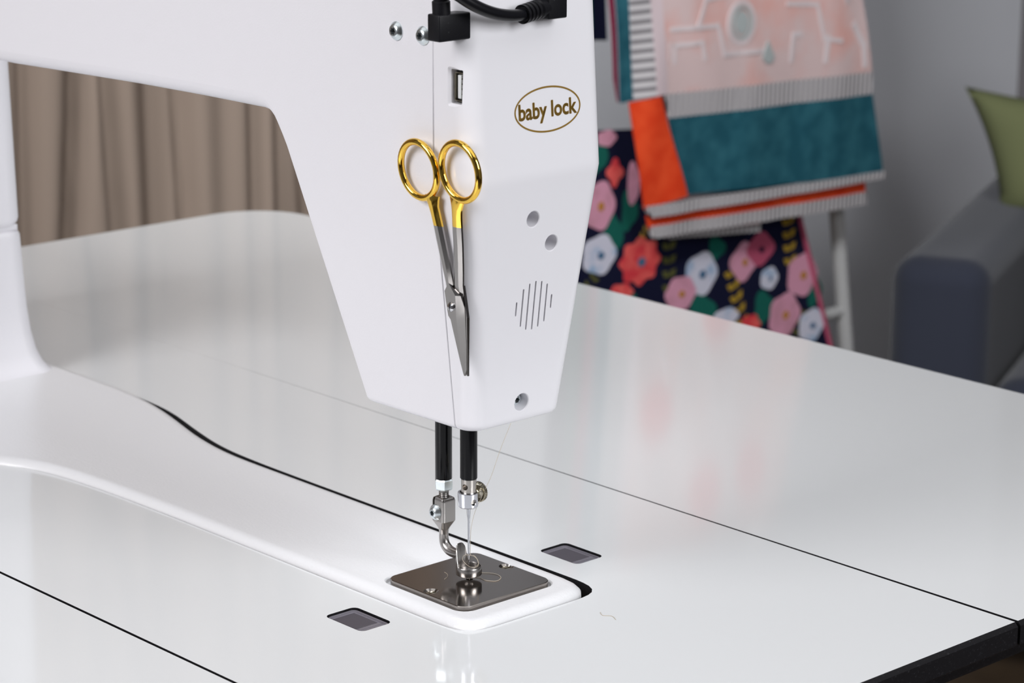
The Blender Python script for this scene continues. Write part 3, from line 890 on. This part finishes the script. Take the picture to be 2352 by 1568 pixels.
# ================================================================== curtain
cur = None
GROOVES = [(803, 75, 9, 0.08), (858, 40, 15, -0.04), (925, 34, 24, -0.01), (962, 26, 10, -0.03), (1012, 16, 22, 0.0), (1062, 30, 16, 0.0), (1108, 40, 20, 0.0), (700, 30, 10, 0.02), (748, 20, 10, 0.03)]
gy_ = 660
rg = random.Random(11)
while gy_ > -1480:
    GROOVES.append((gy_, rg.uniform(15, 60), rg.uniform(10, 22), rg.uniform(-0.04, 0.04))); gy_ -= rg.uniform(38, 80)
gy_ = 1150
while gy_ < 1340:
    GROOVES.append((gy_, rg.uniform(15, 50), rg.uniform(10, 22), rg.uniform(-0.04, 0.04))); gy_ += rg.uniform(38, 70)
bm = bmesh.new(); NX, NZ = 620, 24
grid = []
for j in range(NZ + 1):
    z = -880 + 2440 * j / NZ; row = []
    for i in range(NX + 1):
        y = -1500 + 2850 * i / NX
        d = 0.0
        for gy, dep, wd, ln in GROOVES:
            q = (y - (gy + ln * (z + 110))) / wd
            if abs(q) < 4: d -= dep * math.exp(-q * q)
        d += 7 * math.sin(y * 0.031 + 0.6) + 2.5 * math.sin(y * 0.083 + z * 0.001)
        amp = 1.0
        row.append(bm.verts.new((-1560 + d * amp, y, z)))
    grid.append(row)
for j in range(NZ):
    for i in range(NX): bm.faces.new((grid[j][i], grid[j][i + 1], grid[j + 1][i + 1], grid[j + 1][i]))
crt = thing('curtain', 'long taupe curtain hanging in folds behind the machine arm', 'curtain', (-1560, -75, -900))
c_o = obj('curtain_cloth', bm, CURTAIN, crt, angle=180)
bm = bmesh.new(); tube(bm, [(-1560, -1600, 1585), (-1560, 1430, 1585)], 13, n=16); obj('curtain_rod', bm, METALW, crt)

# ================================================================== ladder rack
rack = thing('blanket_rack', 'pale metal ladder rack holding the folded blankets', 'rack', (-1150, 1380, -900))
for s, (ya, yb) in enumerate((((1600), (1500)), ((1120), (1200)))):
    pass
for (yb, yt) in ((1726, 1488), (1012, 1205)):
    bm = bmesh.new(); tube(bm, [(-1150, yb, -895), (-1150, yb + (yt - yb) * 0.5, -137.5), (-1150, yt, 620)], 9.5, n=16); obj('leg', bm, METALW, rack)
def leg_y(z, side_): 
    yb, yt = ((1726, 1488), (1012, 1205))[side_]
    return yb + (yt - yb) * ((z + 895) / 1515)
for z in (-352, 300, 560):
    bm = bmesh.new(); tube(bm, [(-1150, leg_y(z, 1) + 8, z), (-1150, leg_y(z, 0) - 8, z)], 7.0, n=14); obj('rung', bm, METALW, rack)


def cloth(name, quad, X, mats, parent, nu=16, nv=12, thick=3.0, wav=1.0, label=None, seed=0.0, mi=0):
    """cloth panel between four (y, z) corners (tl, tr, br, bl), z above the floor, on the plane x = X"""
    bm = bmesh.new(); (a, b, c, d) = [Vector(q) for q in quad]; F_, K_ = [], []
    for j in range(nv + 1):
        v = j / nv; rf, rk = [], []
        for i in range(nu + 1):
            u = i / nu; p = (a.lerp(b, u)).lerp(d.lerp(c, u), v)
            h = wav * (7.0 * noise.noise(Vector((p.x * 0.009 + seed, p.y * 0.004, seed))) + 3.5 * noise.noise(Vector((p.x * 0.024, p.y * 0.008, seed + 4))))
            rf.append(bm.verts.new((X + h, p.x, p.y - 900))); rk.append(bm.verts.new((X + h - thick, p.x, p.y - 900)))
        F_.append(rf); K_.append(rk)
    for j in range(nv):
        for i in range(nu):
            bm.faces.new((F_[j][i], F_[j][i + 1], F_[j + 1][i + 1], F_[j + 1][i])); bm.faces.new((K_[j][i], K_[j + 1][i], K_[j + 1][i + 1], K_[j][i + 1]))
    for j in range(nv):
        bm.faces.new((F_[j][0], F_[j + 1][0], K_[j + 1][0], K_[j][0])); bm.faces.new((F_[j][nu], K_[j][nu], K_[j + 1][nu], F_[j + 1][nu]))
    for i in range(nu):
        bm.faces.new((F_[0][i], K_[0][i], K_[0][i + 1], F_[0][i + 1])); bm.faces.new((F_[nv][i], F_[nv][i + 1], K_[nv][i + 1], K_[nv][i]))
    return obj(name, bm, mats, parent, angle=60, label=label)


XBL = -1080
quilt = thing('woven_blanket', 'folded blanket with pink centre, teal band and orange corner on rack', 'blanket', (XBL, 1400, -215))
def Q(name, quad, m_, dx=0, nu=16, nv=12, label=None, thick=3.0): return cloth(name, quad, XBL + dx, m_, quilt, nu, nv, thick, 1.0, label)
def grow(a, b, t): return (a[0] + (b[0] - a[0]) * t, a[1] + (b[1] - a[1]) * t)
# continue the upper panels to the rung at z = 1460 (above the photograph's frame)
TOPZ = 1462
cp = [(1230, 972), (1566, 944), (1589, 858), (1248, 868)]
Q('centre_panel', [(1183, TOPZ), (1450, TOPZ), (1589, 858), (1248, 868)], PINK, nv=40, label='pink woven centre')
Q('centre_border', [(1172, TOPZ), (1184, TOPZ), (1249, 868), (1231, 868)], PALE, 0.4, 4, 40, label='pale pink edge of the centre')
Q('side_border', [(1140, TOPZ), (1173, TOPZ), (1234, 867), (1201, 867)], STR_H, 0.2, 5, 40, label='grey and white striped side border')
Q('teal_border', [(1118, TOPZ), (1141, TOPZ), (1202, 866), (1185, 864)], TEAL, -2, 3, 40, label='teal side edge')
Q('magenta_edge', [(1106, TOPZ), (1119, TOPZ), (1187, 864), (1179, 890)], MAGENTA, -8, 3, 40, label='magenta edge of the fold behind')
Q('striped_border', [(1246, 868), (1589, 858), (1594, 831), (1254, 841)], STR_V, 0.3, 20, 3, label='grey and white striped lower border')
Q('teal_band', [(1254, 841), (1594, 831), (1623, 733), (1283, 752)], TEAL, 0.0, 20, 8, label='wide teal band')
Q('orange_corner', [(1195, 864), (1237, 867), (1284, 751), (1217, 745)], ORANGE, 0.8, 6, 8, label='bright orange corner block')
Q('hem', [(1216, 748), (1624, 735), (1626, 725.5), (1228, 734)], STR_V, 1.4, 24, 3, label='grey and white striped hem', thick=6)
Q('fold', [(1230, 734), (1602, 724), (1604, 708), (1233, 720)], ORANGE, -9, 24, 3, label='orange folded layer underneath')
Q('fold', [(1233, 722), (1604, 711), (1606, 695), (1240, 708)], STR_V, -8, 24, 3, label='striped folded layer underneath', thick=6)
Q('fold', [(1262, 712), (1426, 706), (1426, 687), (1275, 700)], STR_V, -20, 12, 3, label='lowest striped fold', thick=6)
Q('fold', [(1334, 709), (1421, 704), (1421, 698), (1336, 702.5)], ORANGE, -17.5, 8, 2, label='small orange fold at the bottom')
# back fall behind the rung
Q('back_layer', [(1180, TOPZ - 5), (1440, TOPZ - 5), (1585, 742), (1275, 738)], PALE, -30, 12, 24, label='rear layer hanging behind the rung')


def motif(name, polys, m_, lift=0.9):
    """woven figures: thin raised strips on the pink centre; polys are closed (y, z) outlines"""
    bm = bmesh.new()
    for P in polys:
        A = []; B = []
        for (yy, zz) in P:
            h = 7.0 * noise.noise(Vector((yy * 0.009, zz * 0.004, 0.0))) + 3.5 * noise.noise(Vector((yy * 0.024, zz * 0.008, 4)))
            A.append(bm.verts.new((XBL + h + lift, yy, zz - 900))); B.append(bm.verts.new((XBL + h - 1, yy, zz - 900)))
        ring_faces(bm, A, B); bm.faces.new(A); bm.faces.new(B)
    o = obj(name, bm, m_, quilt, angle=60); o['kind'] = 'stuff'; return o


def stroke(pts, w_):
    out = []
    for (a, b) in zip(pts, pts[1:]):
        a = Vector(a); b = Vector(b); d = (b - a).normalized() * w_ / 2; n_ = Vector((-d.y, d.x)); k = max(1, int((b - a).length / 12))
        for i in range(k):
            p = a.lerp(b, i / k) - d * (1 if i == 0 else 0); q = a.lerp(b, (i + 1) / k) + d * (1 if i == k - 1 else 0)
            out.append([tuple(p + n_), tuple(q + n_), tuple(q - n_), tuple(p - n_)])
    return out


def annulus(cx, cz, rx, rz, w_, n=20):
    out = []
    for i in range(n):
        a, b = 2 * PI * i / n, 2 * PI * (i + 1) / n
        out.append([(cx + rx * math.cos(a), cz + rz * math.sin(a)), (cx + rx * math.cos(b), cz + rz * math.sin(b)), (cx + (rx - w_) * math.cos(b), cz + (rz - w_) * math.sin(b)), (cx + (rx - w_) * math.cos(a), cz + (rz - w_) * math.sin(a))])
    return out


def disc(cx, cz, rx, rz, n=16): return [[(cx + rx * math.cos(2 * PI * i / n), cz + rz * math.sin(2 * PI * i / n)) for i in range(n)]]


pol = annulus(1362, 936, 24, 25, 4.5) + stroke([(1251, 906), (1251, 922)], 3)
pol += stroke([(1252, 938), (1323, 936), (1334, 903), (1399, 901)], 5) + stroke([(1290, 938), (1304, 966), (1338, 968), (1338, 990), (1420, 990)], 5)
pol += stroke([(1258, 902), (1258, 920), (1297, 920), (1302, 902)], 5) + stroke([(1448, 885), (1450, 914), (1462, 914)], 6) + stroke([(1440, 950), (1490, 945), (1502, 905), (1530, 900)], 5)
pol += stroke([(1508, 905), (1505, 880)], 7) + stroke([(1470, 982), (1520, 978), (1540, 945)], 6) + stroke([(1555, 915), (1572, 890), (1576, 868)], 8)
motif('woven_motif', pol, PALEGREY)
motif('woven_motif', annulus(1362, 936, 17, 19, 3.5) + disc(1362, 936, 10.5, 13) + [[(1407, 912), (1413, 902), (1418, 893), (1414, 886), (1404, 886), (1397, 893), (1401, 902)]], GREYGREEN, 1.8)
mot = []
for (yy, zz) in ((1330, 1060), (1270, 1150), (1390, 1130), (1300, 1250), (1380, 1290), (1260, 1350)):
    mot += annulus(yy, zz, 26, 26, 6) + stroke([(yy - 50, zz - 30), (yy - 40, zz + 30), (yy, zz + 38)], 6)
motif('woven_motif', mot, PALEGREY)
mot = []
for (yy, zz) in ((1400, 1040), (1240, 1090), (1340, 1190), (1240, 1290), (1400, 1390), (1320, 1400)): mot += disc(yy, zz, 26, 34)
motif('woven_motif', mot, F_RED, 1.0)

# ------------------------------------------------------------------ floral cloth behind
XFL = -1130
flor = thing('floral_quilt', 'navy quilt printed with pink, red and white flowers hanging low', 'quilt', (XFL, 1350, -600))
cloth('quilt_cloth', [(1040, 842), (1490, 800), (1640, 380), (1000, 380)], XFL, NAVY, flor, 30, 24, 4, 0.25)
bm = bmesh.new(); tube(bm, [(XFL + 1, 1490, -100), (XFL + 1, 1531, -222), (XFL + 1, 1592, -383), (XFL + 1, 1640, -520)], 3.2, n=8); obj('binding', bm, F_ROSE, flor, label='dark red binding along the right edge')
# upper navy and teal fold left of the blanket
cloth('upper_fold', [(1110, 1460), (1165, 1460), (1206, 925), (1150, 930)], XFL, NAVY, flor, 8, 12, 4, 0.5, label='navy and teal fold above')
cloth('upper_fold', [(1135, 1460), (1150, 1460), (1178, 940), (1160, 938)], XFL + 5, F_GREEN, flor, 4, 12, 2, 0.5)


def flat(polys, m_, name, lift):
    bm = bmesh.new()
    for P in polys:
        A = []; B = []
        for (yy, zz) in P:
            h = 0.25 * (7.0 * noise.noise(Vector((yy * 0.009, zz * 0.004, 0.0))) + 3.5 * noise.noise(Vector((yy * 0.024, zz * 0.008, 4))))
            A.append(bm.verts.new((XFL + h + lift, yy, zz - 900))); B.append(bm.verts.new((XFL + h - 0.5, yy, zz - 900)))
        ring_faces(bm, A, B); bm.faces.new(A); bm.faces.new(B)
    o = obj(name, bm, m_, flor, angle=40)
    if 'sprig' in name: o['kind'] = 'stuff'
    return o


def blossom(cy, cz, ry, rz, lobes=5, amp=0.1, ph=0.3, n=40):
    return [[(cy + ry * (1 + amp * math.cos(lobes * a + ph)) * math.cos(a), cz + rz * (1 + amp * math.cos(lobes * a + ph)) * math.sin(a)) for a in [2 * PI * i / n for i in range(n)]]]


def sprig(cy, cz, s, ang):
    out = []
    for k in range(5):
        t = (k - 2) * 0.24 * s * 2; x0_, z0_ = cy + t * math.cos(ang), cz + t * math.sin(ang)
        for sd in (-1, 1):
            a = ang + sd * 0.9; l = s * 0.42; w_ = s * 0.13
            d = Vector((math.cos(a), math.sin(a))); n_ = Vector((-d.y, d.x)); p = Vector((x0_, z0_))
            out.append([tuple(p), tuple(p + d * l * 0.5 + n_ * w_), tuple(p + d * l), tuple(p + d * l * 0.5 - n_ * w_)])
    return out


for a in ((1216, 708, 15, 26), (1242, 732, 12, 22), (1362, 597, 22, 20), (1470, 583, 18, 20), (1232, 632, 20, 12), (1385, 668, 14, 14), (1190, 800, 16, 22), (1560, 590, 12, 20), (1300, 560, 30, 20)):
    flat(blossom(*a, 3, 0.18), F_GREEN, 'printed_leaf', 0.5)
for P_ in (sprig(1423, 600, 34, 1.9), sprig(1512, 662, 34, 1.7), sprig(1268, 705, 16, 0.9)):
    flat(P_, F_YELLOW, 'printed_sprig', 0.7)
for P_ in (sprig(1308, 662, 34, 1.6), sprig(1186, 662, 24, 0.8), sprig(1530, 540, 26, 1.2)):
    flat(P_, F_OLIVE, 'printed_sprig', 0.7)
FL = [('red', 1260, 672, 31, 26, F_RED, 8, 0.10, F_BLUE), ('w', 1196, 689, 25, 22, F_WHITE, 5, 0.07, F_BLUE), ('w', 1360, 642, 26, 25, F_WHITE, 5, 0.06, F_BLUE), ('p', 1327, 624, 24, 20, F_PINK, 6, 0.05, F_GOLD),
      ('r', 1461, 656, 23, 19, F_ROSE, 4, 0.09, NAVY), ('p', 1432, 645, 22, 22, F_PINK, 4, 0.10, F_GOLD), ('w', 1478, 618, 15, 13.5, F_WHITE, 5, 0.05, F_BLUE), ('p', 1537, 613, 26, 26, F_PINK, 5, 0.06, F_GOLD), ('p', 1507, 569, 27, 26, F_PINK, 5, 0.07, F_GOLD),
      ('w', 1556, 548, 22, 20, F_WHITE, 5, 0.06, F_BLUE), ('c', 1229, 640, 19, 11, F_RED, 6, 0.1, F_RED), ('p', 1196, 744, 23, 27, F_PINK, 5, 0.06, F_GOLD), ('c', 1219, 778, 11, 14, F_RED, 4, 0.2, F_RED), ('p', 1206, 818, 14, 9, F_PINK, 5, 0.06, F_PINK),
      ('w', 1403, 583, 22, 11, F_WHITE, 5, 0.06, F_WHITE), ('c', 1445, 566, 18, 13, F_RED, 6, 0.1, F_RED), ('p', 1248, 762, 9, 24, F_PINK, 3, 0.1, F_PINK), ('p', 1340, 520, 26, 24, F_PINK, 5, 0.06, F_GOLD), ('w', 1270, 560, 25, 24, F_WHITE, 5, 0.06, F_BLUE)]
for k, cy, cz, ry, rz, m_, lb, am, cm in FL:
    f = flat(blossom(cy, cz, ry, rz, lb, am), m_, 'printed_flower', 1.0 + 0.1 * (k == 'r'))
    flat(blossom(cy + 2, cz - 1, ry * 0.2, rz * 0.2, 5, 0.1), cm, 'flower_centre', 1.6)

# ================================================================== sofa
gx = Vector((-0.434, 0.901, 0)).normalized(); hx = Vector((gx.y, -gx.x, 0))
S0 = Vector((-1169, 1747, -900))            # front left foot of the near arm
sofa = thing('sofa', 'slate grey fabric sofa with squared arm by the wall', 'sofa', tuple(S0))


def sbox(name, h0, h1, g0, g1, z0, z1, bev, m_, parent, label=None, seg=5):
    bm = bmesh.new(); box(bm, (h0, g0, z0), (h1, g1, z1), bev, seg)
    for v in bm.verts:
        c_ = v.co.copy(); p = S0 + hx * c_.x + gx * c_.y; v.co = Vector((p.x, p.y, -900 + c_.z))
    return obj(name, bm, m_, parent, label=label, wn=True)


sbox('arm', 0, 128, 0, 640, 140, 596, 34, SOFA, sofa, 'padded sofa arm')
sbox('seat_base', 130, 820, 10, 600, 140, 330, 12, SOFA, sofa)
sbox('seat_cushion', 134, 818, -15, 480, 332, 452, 40, SOFA, sofa, 'thick seat cushion')
sbox('backrest', 130, 820, 484, 604, 332, 790, 45, SOFA, sofa)
for h_, g_ in ((30, 30), (30, 590), (790, 30), (790, 570)):
    bm = bmesh.new(); lathe(bm, [(14, 0), (22, 141)], S0 + hx * h_ + gx * g_, (0, 0, 1), n=16); obj('leg', bm, FLOOR, sofa)


def cushion(name, c, su_, sv_, th, m_, label, tiltdir):
    bm = bmesh.new(); n = 18; c = Vector(c); u = Vector(su_).normalized(); v = Vector(sv_).normalized(); a = u.cross(v).normalized(); Lu = Vector(su_).length; Lv = Vector(sv_).length
    P = {}
    for s in (1, -1):
        for j in range(n + 1):
            for i in range(n + 1):
                x = -1 + 2 * i / n; y = -1 + 2 * j / n
                edge = max(0.0, (1 - x ** 4) * (1 - y ** 4)) ** 0.5
                if edge == 0 and s == -1: P[(s, i, j)] = P[(1, i, j)]; continue
                pin = 1 - 0.10 * (1 - abs(x * y)) * 1.0
                P[(s, i, j)] = bm.verts.new(c + u * x * Lu * (1 - 0.08 * (1 - y * y) * abs(x)) + v * y * Lv * (1 - 0.08 * (1 - x * x) * abs(y)) + a * s * th * edge)
    for s in (1, -1):
        for j in range(n):
            for i in range(n):
                q = [P[(s, i, j)], P[(s, i + 1, j)], P[(s, i + 1, j + 1)], P[(s, i, j + 1)]]
                if len(set(q)) == 4:
                    try: bm.faces.new(q)
                    except ValueError: pass
    root = thing(name, label, 'cushion', tuple(c))
    return obj('cushion_cover', bm, m_, root, angle=60)


gc = S0 + hx * 180 + gx * 415
cushion('cushion', (gc.x, gc.y, -900 + 652), hx * 150 + Vector((0, 0, -12)), Vector((0, 0, 84)) + gx * 22 - hx * 34, 48, GREEN, 'sage green cushion propped above the arm of the sofa', 0)
gc = S0 + hx * 300 + gx * 250
cushion('cushion', (gc.x, gc.y, -900 + 540), hx * 135, Vector((0, 0, 88)) + gx * 30, 42, OLIVE, 'muted patterned cushion low on the sofa seat', 0)
